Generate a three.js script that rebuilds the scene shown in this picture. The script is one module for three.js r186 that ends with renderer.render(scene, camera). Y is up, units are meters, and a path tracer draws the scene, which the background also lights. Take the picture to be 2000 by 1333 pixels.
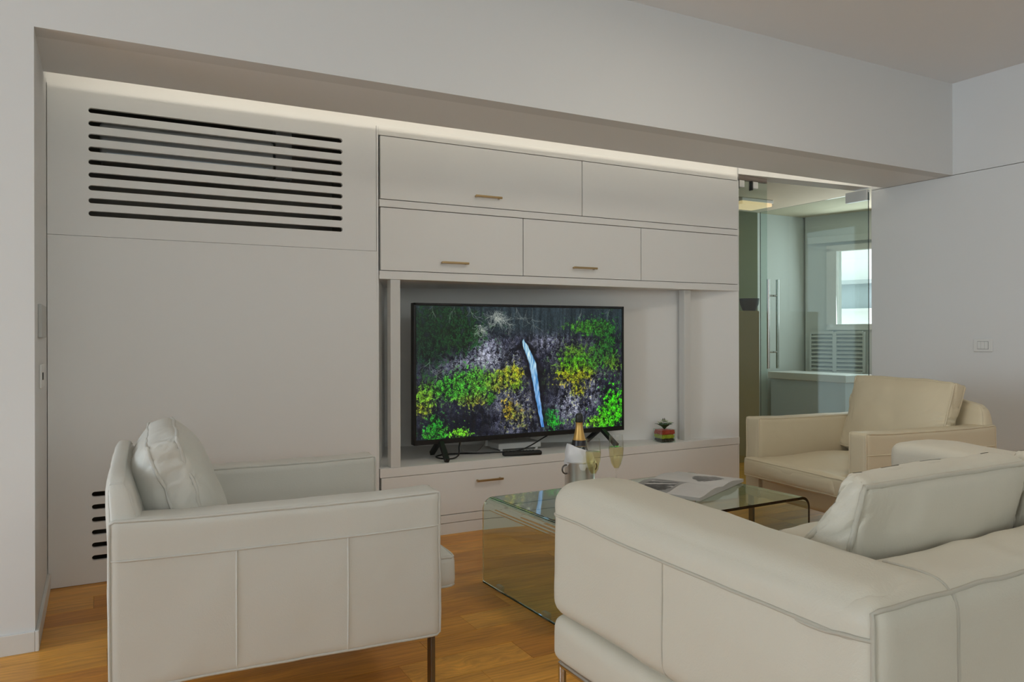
import * as THREE from 'three';
import { RectAreaLightUniformsLib } from 'three/addons/lights/RectAreaLightUniformsLib.js';
import { ImprovedNoise } from 'three/addons/math/ImprovedNoise.js';
import { mergeGeometries, mergeVertices, toCreasedNormals } from 'three/addons/utils/BufferGeometryUtils.js';
import { RoundedBoxGeometry } from 'three/addons/geometries/RoundedBoxGeometry.js';

// ---------------------------------------------------------------- camera, sky, daylight, exposure
const scene = new THREE.Scene();
const camera = new THREE.PerspectiveCamera(48.23, 2000 / 1333, 0.05, 200);
camera.rotation.order = 'YXZ';
camera.position.set(0.261, 1.1, 3.855);
camera.rotation.set(0, -28.5145 * Math.PI / 180, -0.1355 * Math.PI / 180);
camera.setViewOffset(2000, 1333, 0, 12.6, 2000, 1333);
const renderer = new THREE.WebGLRenderer({ antialias: true });
renderer.toneMapping = THREE.LinearToneMapping;
renderer.toneMappingExposure = 1.0;
renderer.shadowMap.enabled = true;
RectAreaLightUniformsLib.init();
scene.background = new THREE.Color().setRGB(0.93, 0.95, 0.98);
scene.backgroundIntensity = 2.7;
const ZBACK = 7.2;
function areaLight(w, h, pos, target, rgb, intensity) {
  const l = new THREE.RectAreaLight(new THREE.Color().setRGB(...rgb), intensity, w, h);
  l.position.set(...pos); l.lookAt(...target); scene.add(l);
  return l;
}
// daylight entering by the big window in the wall left of the camera
areaLight(2.6, 2.45, [-6.26, 1.4, 2.25], [5, 1.4, 2.25], [0.79, 0.95, 1.12], 8.4);
// fill light from a made-up window in the wall behind the camera
areaLight(4.9, 1.36, [1.0, 1.92, ZBACK + 0.06], [1.0, 1.92, 0], [1.0, 0.93, 0.82], 0.5);
// daylight entering the room behind the glass door by its window
areaLight(1.3, 1.1, [7.22, 1.7, -1.0], [5.2, 1.5, -0.4], [0.88, 0.97, 1.02], 4.6);

// ---------------------------------------------------------------- helpers
const R = (a) => a * Math.PI / 180;
const V = (x, y, z) => new THREE.Vector3(x, y, z);
function rng(seed) { return () => { seed |= 0; seed = seed + 0x6D2B79F5 | 0; let t = Math.imul(seed ^ seed >>> 15, 1 | seed); t = t + Math.imul(t ^ t >>> 7, 61 | t) ^ t; return ((t ^ t >>> 14) >>> 0) / 4294967296; }; }
const rnd = rng(20240517);
const perlin = new ImprovedNoise();
const noise = (x, y, z) => perlin.noise(x + 31.7, y + 11.3, z + 57.1);
function fbm(x, y, z, o = 4) { let s = 0, a = 0.5, f = 1; for (let i = 0; i < o; i++) { s += a * noise(x * f, y * f, z * f + i * 7.3); a *= 0.5; f *= 2.03; } return s; }
const lin = (r, g, b) => new THREE.Color().setRGB(r, g, b);
function std(rgb, roughness, more = {}) {
  return new THREE.MeshPhysicalMaterial({ color: lin(...rgb), roughness, metalness: 0, ...more });
}
const used = new Map();
function numbered(n) { const k = used.get(n) ?? 0; used.set(n, k + 1); return k ? `${n}_${String(k).padStart(3, '0')}` : n; }
function shade(o) { o.traverse((c) => { if (c.isMesh) { c.castShadow = true; c.receiveShadow = true; } }); return o; }
function mesh(name, geo, m, parent) {
  const o = new THREE.Mesh(geo, m); o.name = parent ? name : numbered(name); o.castShadow = o.receiveShadow = true;
  (parent ?? scene).add(o); return o;
}
function thing(name, label, category, pos = [0, 0, 0], turn = 0, group) {
  const g = new THREE.Group(); g.name = numbered(name); g.position.set(...pos); g.rotation.y = turn;
  g.userData = { label, category }; if (group) g.userData.group = group; scene.add(g); return g;
}
function tag(o, label, category, group) { o.userData = { ...o.userData, label, category }; if (group) o.userData.group = group; return o; }
function structure(o, label, category) { o.userData = { ...o.userData, kind: 'structure', label, category }; return o; }
function uvMetres(geo) {            // box-projected uv in metres, normals kept
  const g = geo.index ? geo.toNonIndexed() : geo, p = g.attributes.position, uv = new Float32Array(p.count * 2);
  const a = V(), b = V(), c = V(), n = V();
  for (let i = 0; i < p.count; i += 3) {
    a.fromBufferAttribute(p, i); b.fromBufferAttribute(p, i + 1); c.fromBufferAttribute(p, i + 2);
    n.copy(b).sub(a).cross(c.clone().sub(a)); const x = Math.abs(n.x), y = Math.abs(n.y), z = Math.abs(n.z);
    [a, b, c].forEach((q, k) => { const [u, v] = x > y && x > z ? [q.z, q.y] : y > z ? [q.x, q.z] : [q.x, q.y]; uv[(i + k) * 2] = u; uv[(i + k) * 2 + 1] = v; });
  }
  g.setAttribute('uv', new THREE.BufferAttribute(uv, 2)); return g;
}
const box = (x0, x1, y0, y1, z0, z1) => uvMetres(new THREE.BoxGeometry(x1 - x0, y1 - y0, z1 - z0).translate((x0 + x1) / 2, (y0 + y1) / 2, (z0 + z1) / 2));
function rbox(x0, x1, y0, y1, z0, z1, r = 0.002, s = 2) { return new RoundedBoxGeometry(x1 - x0, y1 - y0, z1 - z0, s, r).translate((x0 + x1) / 2, (y0 + y1) / 2, (z0 + z1) / 2); }
function join(list) { return mergeGeometries(list.map((g) => { const h = g.index ? g.toNonIndexed() : g; for (const k of Object.keys(h.attributes)) if (!['position', 'normal', 'uv'].includes(k)) h.deleteAttribute(k); return h; })); }
function tube(pts, r, closed = false, seg, rad = 6) {
  const c = new THREE.CatmullRomCurve3(pts.map((p) => (p.isVector3 ? p : V(...p))), closed, 'catmullrom', 0.5);
  return new THREE.TubeGeometry(c, seg ?? pts.length * 3, r, rad, closed);
}
// A padded block: box with rounded edges, faces puffed out, surface creased by noise. map(q) carries any point of the plain box to the finished surface.
function softBox(w, h, d, o = {}) {
  const { r = 0.02, step = 0.016, puff = [0, 0, 0], wave = 0, freq = 6, crease = 0, sideAxis = 'z', full = 2, shape } = o;
  const n = (l) => Math.max(4, Math.min(90, Math.round(l / step)));
  const hw = w / 2, hh = h / 2, hd = d / 2;
  let g = new THREE.BoxGeometry(w, h, d, n(w), n(h), n(d)); g.deleteAttribute('uv'); g.deleteAttribute('normal'); g = mergeVertices(g, 1e-5);
  const ease = (t, l) => { const k = Math.min(0.32, 1.2 * r / l); return Math.sign(t) * (Math.abs(t) < 1 ? (1 - k) * Math.abs(t) + k * (1 - Math.pow(1 - Math.abs(t), 2)) : 1); };
  const map = (q) => {
    const p = V(q.x, q.y, q.z), u = V(q.x / hw, q.y / hh, q.z / hd);
    const inn = V(THREE.MathUtils.clamp(p.x, -hw + r, hw - r), THREE.MathUtils.clamp(p.y, -hh + r, hh - r), THREE.MathUtils.clamp(p.z, -hd + r, hd - r));
    const dir = p.clone().sub(inn); if (dir.lengthSq() > 1e-12) p.copy(inn).add(dir.normalize().multiplyScalar(r));
    p.x += u.x * puff[0] * (1 - Math.abs(u.y) ** full) * (1 - Math.abs(u.z) ** full);
    p.y += u.y * puff[1] * (1 - u.x * u.x) * (1 - u.z * u.z);
    p.z += u.z * puff[2] * (1 - Math.abs(u.x) ** full) * (1 - Math.abs(u.y) ** full);
    if (wave) { const s = wave * fbm(p.x * freq + w, p.y * freq + h * 3, p.z * freq + d * 5, 3), e = u.clone().multiply(V(Math.abs(u.x) ** 4, Math.abs(u.y) ** 4, Math.abs(u.z) ** 4)).normalize(); p.addScaledVector(e, s); }
    if (crease) { const t = noise(p.x * 5, p.y * 17 + 3 * noise(p.x * 6, p.y * 4, p.z * 6), p.z * 5), e = u.clone().normalize(); p.addScaledVector(e, -crease * Math.max(0, Math.abs(t) < 0.14 ? 1 - Math.abs(t) / 0.14 : 0) * Math.abs(u[sideAxis]) ** 5); }
    if (shape) shape(p, u);
    return p;
  };
  const P = g.attributes.position, q = V();
  for (let i = 0; i < P.count; i++) { q.fromBufferAttribute(P, i); q.set(ease(q.x / hw, w) * hw, ease(q.y / hh, h) * hh, ease(q.z / hd, d) * hd); const m = map(q); P.setXYZ(i, m.x, m.y, m.z); }
  g.computeVertexNormals();
  return { geo: uvMetres(g), map, w, h, d };
}
// piping that follows a polyline given on the plain box of a softBox
function pipe(sb, pts, r = 0.0035, closed = false, lift = 0.0015) {
  const out = [], at = (q) => { const p = sb.map(q), i = sb.map(q.clone().multiplyScalar(0.94)); return p.addScaledVector(p.clone().sub(i).normalize(), lift); };
  const L = closed ? [...pts, pts[0]] : pts;
  for (let i = 0; i + 1 < L.length; i++) {
    const a = V(...L[i]), b = V(...L[i + 1]), n = Math.max(2, Math.round(a.distanceTo(b) / 0.03));
    for (let k = 0; k < n; k++) out.push(at(a.clone().lerp(b, k / n)));
  }
  if (!closed) out.push(at(V(...L.at(-1))));
  const c = new THREE.CatmullRomCurve3(out, closed, 'catmullrom', 0.4);
  return new THREE.TubeGeometry(c, out.length * 2, r, 6, closed);
}
function rectOn(sb, axis, s, inset = 0, f = 1) {      // the outline of one face of the plain box
  const x = sb.w / 2 - inset, y = sb.h / 2 - inset, z = sb.d / 2 - inset;
  if (axis === 'z') return [[-x, -y, s * sb.d / 2 * f], [x, -y, s * sb.d / 2 * f], [x, y, s * sb.d / 2 * f], [-x, y, s * sb.d / 2 * f]];
  if (axis === 'x') return [[s * sb.w / 2 * f, -y, -z], [s * sb.w / 2 * f, -y, z], [s * sb.w / 2 * f, y, z], [s * sb.w / 2 * f, y, -z]];
  return [[-x, s * sb.h / 2 * f, -z], [x, s * sb.h / 2 * f, -z], [x, s * sb.h / 2 * f, z], [-x, s * sb.h / 2 * f, z]];
}

// ---------------------------------------------------------------- textures
function dataTex(w, h, f, color = true) {
  const d = new Uint8Array(w * h * 4), c = [0, 0, 0];
  for (let j = 0; j < h; j++) for (let i = 0; i < w; i++) { f(i / w, j / h, c, i, j); const k = (j * w + i) * 4; d[k] = Math.max(0, Math.min(255, c[0])); d[k + 1] = Math.max(0, Math.min(255, c[1])); d[k + 2] = Math.max(0, Math.min(255, c[2])); d[k + 3] = 255; }
  const t = new THREE.DataTexture(d, w, h); t.wrapS = t.wrapT = THREE.RepeatWrapping; t.magFilter = THREE.LinearFilter; t.minFilter = THREE.LinearMipmapLinearFilter; t.generateMipmaps = true;
  if (color) t.colorSpace = THREE.SRGBColorSpace; t.needsUpdate = true; return t;
}
function tileNoise(u, v, n, z) {           // tileable noise on a torus
  const a = u * Math.PI * 2, b = v * Math.PI * 2, r = n / (2 * Math.PI);
  return noise(Math.cos(a) * r + Math.cos(b) * r * 0.73, Math.sin(a) * r + 5.2 + Math.cos(b) * r * 0.31, Math.sin(b) * r * 1.1 + z);
}
const grainTex = dataTex(256, 256, (u, v, c) => { const g = 128 + 90 * (0.6 * tileNoise(u, v, 40, 1) + 0.6 * tileNoise(u, v, 90, 9)); c[0] = c[1] = c[2] = g; }, false);
grainTex.repeat.set(6, 6);
const plasterTex = dataTex(256, 256, (u, v, c) => { const g = 128 + 90 * (0.6 * tileNoise(u, v, 14, 3) + 0.5 * tileNoise(u, v, 50, 19)); c[0] = c[1] = c[2] = g; }, false);
const woodTex = [0, 1, 2, 3, 4].map((k) => dataTex(512, 64, (u, v, c) => {
  const w = fbm(u * 3.2, v * 1.6, k * 9.1, 3) * 1.4, ring = Math.sin((v * 9 + w * 3.4 + k) * 5.0);
  const pores = Math.max(0, noise(u * 60, v * 46, k * 3.3 + 2)) * 0.6, streak = fbm(u * 5, v * 24, k * 5.7, 3);
  const t = 1 + 0.035 * ring + 0.13 * streak - 0.10 * pores + 0.16 * w;
  c[0] = 220 * t; c[1] = 157 * t ** 1.15; c[2] = 62 * t ** 1.5;
}));
// the picture shown on the television: mossy cliff with a thin waterfall
function screenTexture() {
  const W = 1024, H = 576, px = new Float32Array(W * H * 3), mix = (a, b, t) => a + (b - a) * t, cl = (t) => Math.max(0, Math.min(1, t));
  const blobs = [ // u, v, ru, rv, r, g, b, strength
    [0.10, 0.10, 0.16, 0.22, 16, 46, 24, 0.9], [0.20, 0.22, 0.1, 0.14, 20, 58, 26, 0.8], [0.04, 0.35, 0.06, 0.2, 18, 44, 30, 0.8],
    [0.15, 0.62, 0.08, 0.08, 60, 150, 40, 1], [0.23, 0.6, 0.08, 0.11, 74, 158, 48, 1], [0.29, 0.57, 0.06, 0.07, 96, 150, 44, 0.9], [0.25, 0.72, 0.06, 0.05, 150, 128, 50, 0.8], [0.03, 0.68, 0.05, 0.08, 120, 160, 40, 0.9], [0.02, 0.78, 0.04, 0.04, 150, 140, 40, 0.8],
    [0.36, 0.6, 0.04, 0.06, 150, 140, 48, 0.9], [0.40, 0.52, 0.04, 0.05, 140, 150, 36, 0.9], [0.45, 0.52, 0.035, 0.07, 160, 160, 36, 0.9], [0.45, 0.62, 0.04, 0.04, 96, 130, 30, 0.8], [0.41, 0.8, 0.03, 0.09, 170, 140, 30, 0.8], [0.47, 0.86, 0.06, 0.1, 120, 116, 60, 0.7], [0.33, 0.72, 0.02, 0.05, 30, 110, 30, 0.9],
    [0.79, 0.16, 0.1, 0.05, 60, 120, 30, 0.9], [0.87, 0.14, 0.08, 0.06, 40, 100, 40, 0.8], [0.92, 0.3, 0.07, 0.16, 30, 90, 30, 0.9], [0.74, 0.34, 0.07, 0.06, 84, 110, 40, 0.8], [0.74, 0.45, 0.08, 0.08, 70, 150, 20, 1], [0.70, 0.55, 0.06, 0.07, 170, 160, 30, 0.9], [0.79, 0.55, 0.05, 0.06, 160, 150, 30, 0.8], [0.76, 0.68, 0.04, 0.08, 140, 140, 30, 0.8], [0.95, 0.46, 0.04, 0.06, 110, 140, 40, 0.8], [0.85, 0.42, 0.05, 0.1, 60, 110, 40, 0.7],
    [0.96, 0.82, 0.06, 0.16, 60, 190, 20, 1], [0.92, 0.92, 0.06, 0.1, 80, 200, 30, 1], [0.84, 0.95, 0.05, 0.04, 120, 180, 40, 0.9], [0.73, 0.93, 0.03, 0.03, 110, 150, 50, 0.8],
    [0.08, 0.9, 0.035, 0.09, 40, 130, 40, 1], [0.07, 0.97, 0.05, 0.05, 50, 150, 40, 1], [0.18, 0.96, 0.045, 0.045, 110, 190, 40, 1], [0.63, 0.92, 0.035, 0.07, 40, 160, 40, 1], [0.60, 0.86, 0.03, 0.05, 30, 90, 60, 0.8], [0.575, 0.6, 0.02, 0.1, 40, 60, 40, 0.6]];
  const fall = (v) => (v < 0.45 ? mix(0.485, 0.53, cl((v - 0.27) / 0.18)) : v < 0.65 ? mix(0.53, 0.548, (v - 0.45) / 0.2) : mix(0.548, 0.578, (v - 0.65) / 0.31));
  for (let j = 0; j < H; j++) for (let i = 0; i < W; i++) {
    const u = i / W, v = j / H, k = (j * W + i) * 3, x = u * 16, y = v * 9;
    const g1 = fbm(x * 4, y * 3.2, 2.7, 3), g2 = noise(x * 15, y * 13, 5.5), g3 = noise(x * 34, y * 30, 9.5), col = noise(x * 4.5, y * 0.9, 3.1), big = fbm(x * 0.8, y * 0.8, 1.5, 3);
    const wx = x + 0.5 * g1, wy = y + 0.4 * g2, rid = 1 - Math.abs(noise(wx * 1.9, wy * 1.3, 7.7)) * 3.2, rid2 = 1 - Math.abs(noise(wx * 5, wy * 3.4, 2.2)) * 2.6;
    const G = (a, b, c, d) => Math.exp(-(((u - a) / c) ** 2 + ((v - b) / d) ** 2));
    const lit = 0.36 + 0.85 * G(0.28, 0.28, 0.08, 0.13) + 0.95 * G(0.72, 0.76, 0.07, 0.14) + 0.55 * G(0.44, 0.82, 0.11, 0.2) + 0.5 * G(0.4, 0.42, 0.13, 0.1) + 0.55 * G(0.84, 0.62, 0.04, 0.3) + 0.4 * G(0.2, 0.45, 0.16, 0.09) + 0.35 * G(0.63, 0.3, 0.1, 0.14) - 0.28 * G(0.2, 0.92, 0.2, 0.14) - 0.2 * G(0.05, 0.1, 0.2, 0.3) - 0.2 * G(0.6, 0.62, 0.06, 0.2);
    const L = cl(lit * (0.42 + 0.6 * big + 0.9 * g1 + 0.5 * g2 + 0.3 * g3 + 0.25 * col - 0.45 * cl(rid) ** 3 - 0.25 * cl(rid2) ** 2 + 0.1)) * 1.75;
    let r = 6 + 118 * L, g = 9 + 118 * L, b = 17 + 122 * L + 8 * cl(0.5 + col);
    if (v < 0.26) { const f = cl((0.26 - v) / 0.1), s = cl(0.35 + 0.9 * fbm(u * 70, v * 3, 3.3, 3) + 0.4 * g2); r = mix(r, 16 + 50 * s, f); g = mix(g, 28 + 54 * s, f); b = mix(b, 34 + 56 * s, f); }
    let wt = 0, mr = 0, mg = 0, mb = 0;
    for (const [bu, bv, ru, rv, R0, G0, B0, st] of blobs) { const d = ((u - bu) / ru) ** 2 + ((v - bv) / rv) ** 2; if (d > 5) continue; const w = st * Math.exp(-d * 0.9); wt += w; mr += w * R0; mg += w * G0; mb += w * B0; }
    if (wt > 0.02) {
      const t = cl((Math.min(1, wt) * 1.3 - 0.5 + 1.9 * g1 + 0.35 * g2) * 1.5) * 0.94, q = 0.22 + 1.2 * cl(0.52 + 1.0 * g1 + 0.7 * g2 + 0.4 * g3 - 0.35 * cl(rid) ** 4), tint = 0.95 + 0.25 * noise(x * 3, y * 3, 14);
      r = mix(r, mr / wt * q * tint, t); g = mix(g, mg / wt * q, t); b = mix(b, mb / wt * q, t);
    }
    if (v > 0.255 && v < 0.965) {
      const c = fall(v), wd = v < 0.3 ? 0.003 + 0.22 * (v - 0.26) : v < 0.45 ? mix(0.012, 0.0165, (v - 0.3) / 0.15) : mix(0.0165, 0.007, (v - 0.45) / 0.5), e = Math.abs(u - c - 0.004 * fbm(2, v * 24, 1, 2)) / wd;
      const dark = cl(1.7 - e * 0.5) * 0.75; r *= 1 - dark; g *= 1 - dark; b *= 1 - dark * 0.8;
      if (e < 1.2) { const t = cl((1.2 - e) * 3), s = cl(0.55 + 1.5 * fbm(u * 260, v * 14, 6.6, 3)), w2 = cl(1.2 - v); r = mix(r, mix(40, 150 * w2 + 90, s), t); g = mix(g, mix(112, 120 * w2 + 140, s), t); b = mix(b, mix(178, 240, s), t); }
    }
    px[k] = r; px[k + 1] = g; px[k + 2] = b;
  }
  const rr = rng(77);
  const twig = (u, v, a, l, w, n) => { // pale bare branches
    let x = u * W, y = v * H;
    for (let s = 0; s < l; s++) {
      x += Math.cos(a); y += Math.sin(a); a += (rr() - 0.5) * 0.35;
      for (let q = -1; q <= 1; q++) { const X = Math.round(x + q), Y = Math.round(y); if (X < 0 || Y < 0 || X >= W || Y >= H) continue; const k = (Y * W + X) * 3, t = (q ? 0.25 : 0.75) * w; px[k] = mix(px[k], 176, t); px[k + 1] = mix(px[k + 1], 182, t); px[k + 2] = mix(px[k + 2], 172, t); }
      if (n > 0 && rr() < 0.09) twig(x / W, y / H, a + (rr() < 0.5 ? -0.7 : 0.7), l * 0.5, w * 0.8, n - 1);
    }
  };
  for (let q = 0; q < 12; q++) twig(0.34 + 0.02 * rr(), 0.02 + 0.06 * rr(), 0.4 + 1.6 * rr(), 40 + 40 * rr(), 0.8, 2);
  for (let q = 0; q < 8; q++) twig(0.28, 0.14, 0.2 + 2.4 * rr(), 30 + 30 * rr(), 0.7, 2);
  for (const [u, v, l] of [[0.07, 0, 55], [0.165, 0, 60], [0.23, 0, 75], [0.055, 0.4, 110], [0.5, 0.02, 90], [0.53, 0.0, 100], [0.78, 0, 60], [0.92, 0.52, 80], [0.93, 0, 40], [0.45, 0, 60]]) twig(u, v, 1.55, l, 0.6, 1);
  return dataTex(W, H, (u, v, c, i, j) => { const k = ((H - 1 - j) * W + i) * 3; c[0] = px[k]; c[1] = px[k + 1]; c[2] = px[k + 2]; });
}

// ---------------------------------------------------------------- materials
const M = {
  wall: std([0.755, 0.76, 0.755], 0.9, { bumpMap: plasterTex, bumpScale: 0.0004 }),
  ceiling: std([0.865, 0.87, 0.87], 0.92),
  panel: std([0.85, 0.845, 0.83], 0.55),
  cabinet: std([0.85, 0.84, 0.815], 0.5),
  trim: std([0.72, 0.71, 0.68], 0.45),
  darkLining: std([0.26, 0.235, 0.20], 0.9),
  greyPlastic: std([0.42, 0.43, 0.43], 0.6),
  leather: std([0.605, 0.59, 0.535], 0.46, { bumpMap: grainTex, bumpScale: 0.0004, specularIntensity: 0.7 }),
  leatherWarmLit: std([0.62, 0.535, 0.375], 0.46, { bumpMap: grainTex, bumpScale: 0.0004, specularIntensity: 0.7 }),  // same leather, with warm light mixed into the colour
  leatherSofa: std([0.57, 0.53, 0.435], 0.5, { bumpMap: grainTex, bumpScale: 0.0006, specularIntensity: 0.7 }),
  chrome: std([0.62, 0.61, 0.60], 0.22, { metalness: 1 }),
  darkChrome: std([0.16, 0.15, 0.145], 0.28, { metalness: 1 }),
  steel: std([0.66, 0.65, 0.63], 0.32, { metalness: 1 }),
  satin: std([0.72, 0.72, 0.72], 0.45, { metalness: 0.25 }),
  brass: std([0.46, 0.33, 0.17], 0.35, { metalness: 1 }),
  black: std([0.008, 0.008, 0.009], 0.35),
  blackMatt: std([0.012, 0.012, 0.012], 0.55),
  white: std([0.78, 0.78, 0.76], 0.4),
  pane: std([0.93, 0.97, 0.95], 0.0, { transmission: 1, ior: 1.5 }),
  tableGlass: std([1, 1, 1], 0.0, { transmission: 1, ior: 1.5, thickness: 0.012, attenuationColor: lin(0.80, 0.93, 0.86), attenuationDistance: 0.014 }),
  doorPane: std([0.83, 0.89, 0.865], 0.0, { transmission: 1, ior: 1.5 }),
  fineGlass: std([0.955, 0.96, 0.955], 0.0, { transmission: 1, ior: 1.5 }),
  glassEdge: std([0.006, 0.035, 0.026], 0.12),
  clearPlastic: std([0.88, 0.9, 0.86], 0.1, { transmission: 0.92 }),
};
M.wood = [];
for (let k = 0; k < 5; k++) for (const t of [[0.95, 0.90, 0.84], [1.0, 1.0, 1.0], [0.80, 0.69, 0.54], [0.88, 0.80, 0.68]]) M.wood.push(std(t, 0.36, { map: woodTex[k], bumpMap: woodTex[k], bumpScale: 0.00025 }));

// ---------------------------------------------------------------- the room
const X0 = 0.067, X1 = 5.387, ZF = 0.7214, YS = 2.18, YC = 2.805, XW = -6.2, ZB = ZBACK;
// floor of planks running along the alcove wall
{
  const f = new THREE.Group(); f.name = numbered('floor'); scene.add(f); structure(f, 'orange brown wooden plank floor', 'floor');
  mesh('subfloor', box(XW - 0.2, 8.6, -0.06, -0.016, -3.4, ZB + 0.2), std([0.05, 0.03, 0.015], 0.9), f);
  const pw = 0.158, unit = uvMetres(new RoundedBoxGeometry(1, 1, 1, 1, 0.004)), P = unit.attributes.position, U = unit.attributes.uv;
  for (let i = 0; i < P.count; i++) U.setXY(i, P.getX(i) + 0.5, P.getZ(i) + 0.5);
  let row = 0;
  for (let z = 0.19 - pw * 2; z < 5.0; z += pw, row++) {
    let x = -2.4 - rnd() * 1.0; const fixed = { 8: 1.5, 10: 1.56, 2: 2.25, 9: 1.27 }[row];
    while (x < X1 + 0.2) {
      let l = 0.85 + rnd() * 0.75; if (fixed && x < fixed && x + l > fixed - 0.35) l = fixed - x;
      const x1 = Math.min(x + l, X1 + 0.2), a = Math.max(x, -2.4);
      if (x1 - a > 0.04) {
        const o = mesh('plank', unit, M.wood[Math.floor(rnd() * M.wood.length)], f);
        o.scale.set(x1 - a - 0.0012, 0.016, pw - 0.0012); o.position.set((a + x1) / 2, -0.008, z + pw / 2);
        if (rnd() < 0.5) o.rotation.y = Math.PI;
      }
      x += l;
    }
  }
  mesh('far_boards', box(XW, X1 + 0.2, -0.016, 0, 5.0, ZB), M.wood[4], f).userData.kind = 'stuff';
  mesh('far_boards', box(XW, -2.4, -0.016, 0, 0.6, 5.0), M.wood[4], f).userData.kind = 'stuff';
  mesh('far_boards', box(4.0, 8.6, -0.016, 0, -3.4, -0.13), M.wood[4], f).userData.kind = 'stuff';
}
structure(mesh('ceiling', box(XW - 0.2, X1 + 0.2, YC, YC + 0.15, ZF - 0.12, ZB + 0.2), M.ceiling), 'plain off-white ceiling of the living room', 'ceiling');
// header wall above the alcove, with the column at its left
structure(mesh('wall_header', box(X0, X1, YS, YC, ZF - 0.1, ZF), M.wall), 'white upper wall hanging over the alcove opening', 'wall');
structure(mesh('wall_column', join([box(XW - 0.2, X0, 0, YC, ZF - 0.1, ZF), box(X0 - 0.1, X0, 0, YC, -0.2, ZF - 0.1)]), M.wall), 'white wall column left of the alcove', 'wall');
structure(mesh('wall_soffit', join([box(X0, X1, YS, YS + 0.018, 0.208, ZF - 0.1), box(X0, X1, 2.42, 2.5, -0.2, ZF - 0.1), box(X0, X1, YS + 0.018, 2.42, 0.5, 0.52)]), M.ceiling), 'grey underside of the alcove beam with a light slot along the wall', 'soffit');
structure(mesh('wall_right', join([box(X1, X1 + 0.2, 0, YS - 0.002, 0.1, ZB + 0.2), box(X1, X1 + 0.2, YS + 0.002, YC, 0.1, ZB + 0.2), box(X1 + 0.03, X1 + 0.19, YS - 0.002, YS + 0.002, 0.1, ZB + 0.2)]), M.wall), 'plain white wall on the right with the light switch and a thin open joint', 'wall');
{ // unseen wall behind the camera; its window is added as fill light
  const x0 = -1.5, x1 = 3.5, y0 = 1.2, y1 = 2.64;
  structure(mesh('wall_back', join([box(XW - 0.2, X1 + 0.2, 0, y0, ZB, ZB + 0.2), box(XW - 0.2, X1 + 0.2, y1, YC, ZB, ZB + 0.2), box(XW - 0.2, x0, y0, y1, ZB, ZB + 0.2), box(x1, X1 + 0.2, y0, y1, ZB, ZB + 0.2)]), M.wall), 'white wall behind the camera', 'wall');
  const w = new THREE.Group(); w.name = 'window_4'; scene.add(w); structure(w, 'added wide four-part window in the wall behind the camera', 'window');
  mesh('frame', join([box(x0, x1, y0, y0 + 0.06, ZB + 0.05, ZB + 0.12), box(x0, x1, y1 - 0.06, y1, ZB + 0.05, ZB + 0.12), ...[0, 1.235, 2.47, 3.705, 4.94].map((d) => box(x0 + d, x0 + d + 0.06, y0, y1, ZB + 0.05, ZB + 0.12))]), M.trim, w);
  for (let k = 0; k < 4; k++) mesh('pane', box(x0 + 0.06 + 1.235 * k, x0 + 1.235 * (k + 1), y0 + 0.06, y1 - 0.06, ZB + 0.082, ZB + 0.088), M.pane, w);
}
{ // left outer wall with the daylight window, out of the frame
  const z0 = 0.9, z1 = 3.6, y0 = 0.14, y1 = 2.64;
  structure(mesh('wall_left', join([box(XW - 0.2, XW, 0, y0, ZF - 0.1, ZB), box(XW - 0.2, XW, y1, YC, ZF - 0.1, ZB), box(XW - 0.2, XW, y0, y1, ZF - 0.1, z0), box(XW - 0.2, XW, y0, y1, z1, ZB)]), M.wall), 'white outer wall around the large window', 'wall');
  const w = new THREE.Group(); w.name = 'window_1'; scene.add(w); structure(w, 'large three-part window in the left wall', 'window');
  mesh('frame', join([box(XW - 0.12, XW - 0.05, y0, y0 + 0.06, z0, z1), box(XW - 0.12, XW - 0.05, y1 - 0.06, y1, z0, z1), ...[0, 0.88, 1.76, 2.64].map((d) => box(XW - 0.12, XW - 0.05, y0, y1, z0 + d, z0 + d + 0.06))]), M.trim, w);
  for (let k = 0; k < 3; k++) mesh('pane', box(XW - 0.088, XW - 0.082, y0 + 0.06, y1 - 0.06, z0 + 0.06 + 0.88 * k, z0 + 0.88 * (k + 1)), M.pane, w);
}
// skirting boards
structure(mesh('baseboard_left', join([rbox(XW, X0 - 0.0002, 0, 0.07, ZF, ZF + 0.012, 0.002), rbox(X0, X0 + 0.012, 0, 0.07, 0.002, ZF + 0.0118, 0.002)]), M.trim), 'low white skirting board around the column', 'skirting');
structure(mesh('baseboard_right', rbox(X1 - 0.012, X1, 0, 0.07, 0.1, ZB, 0.003), M.trim), 'low white skirting board along the right wall', 'skirting');
// solid wall behind the cabinets
structure(mesh('wall_main', join([box(X0 - 0.1, 4.13, 0, 2.5, -0.98, -0.9), box(4.03, 4.13, 0, 2.5, -0.9, -0.16), box(X0 - 0.1, X0, 0, 2.5, -0.9, -0.2), box(1.47, 1.53, 0, 2.25, -0.9, -0.03)]), M.wall), 'wall behind the built-in cabinets', 'wall');

// light strip hidden above the alcove beam, shining on the panels through the slot
{
  const t = thing('cove_light', 'warm white light strip hidden in the slot above the alcove', 'light', [0, 0, 0]);
  mesh('profile', box(X0 + 0.03, X1 - 0.03, YS + 0.018, YS + 0.024, 0.40, 0.44), M.steel, t);
  mesh('diffuser', box(X0 + 0.03, X1 - 0.03, YS + 0.024, YS + 0.042, 0.425, 0.438), std([0.9, 0.88, 0.8], 0.6, { emissive: lin(1, 0.88, 0.66), emissiveIntensity: 3 }), t);
  areaLight(X1 - X0 - 0.08, 0.018, [(X0 + X1) / 2, YS + 0.034, 0.42], [(X0 + X1) / 2, YS + 0.05, -1], [1, 0.94, 0.82], 14);
}

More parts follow.
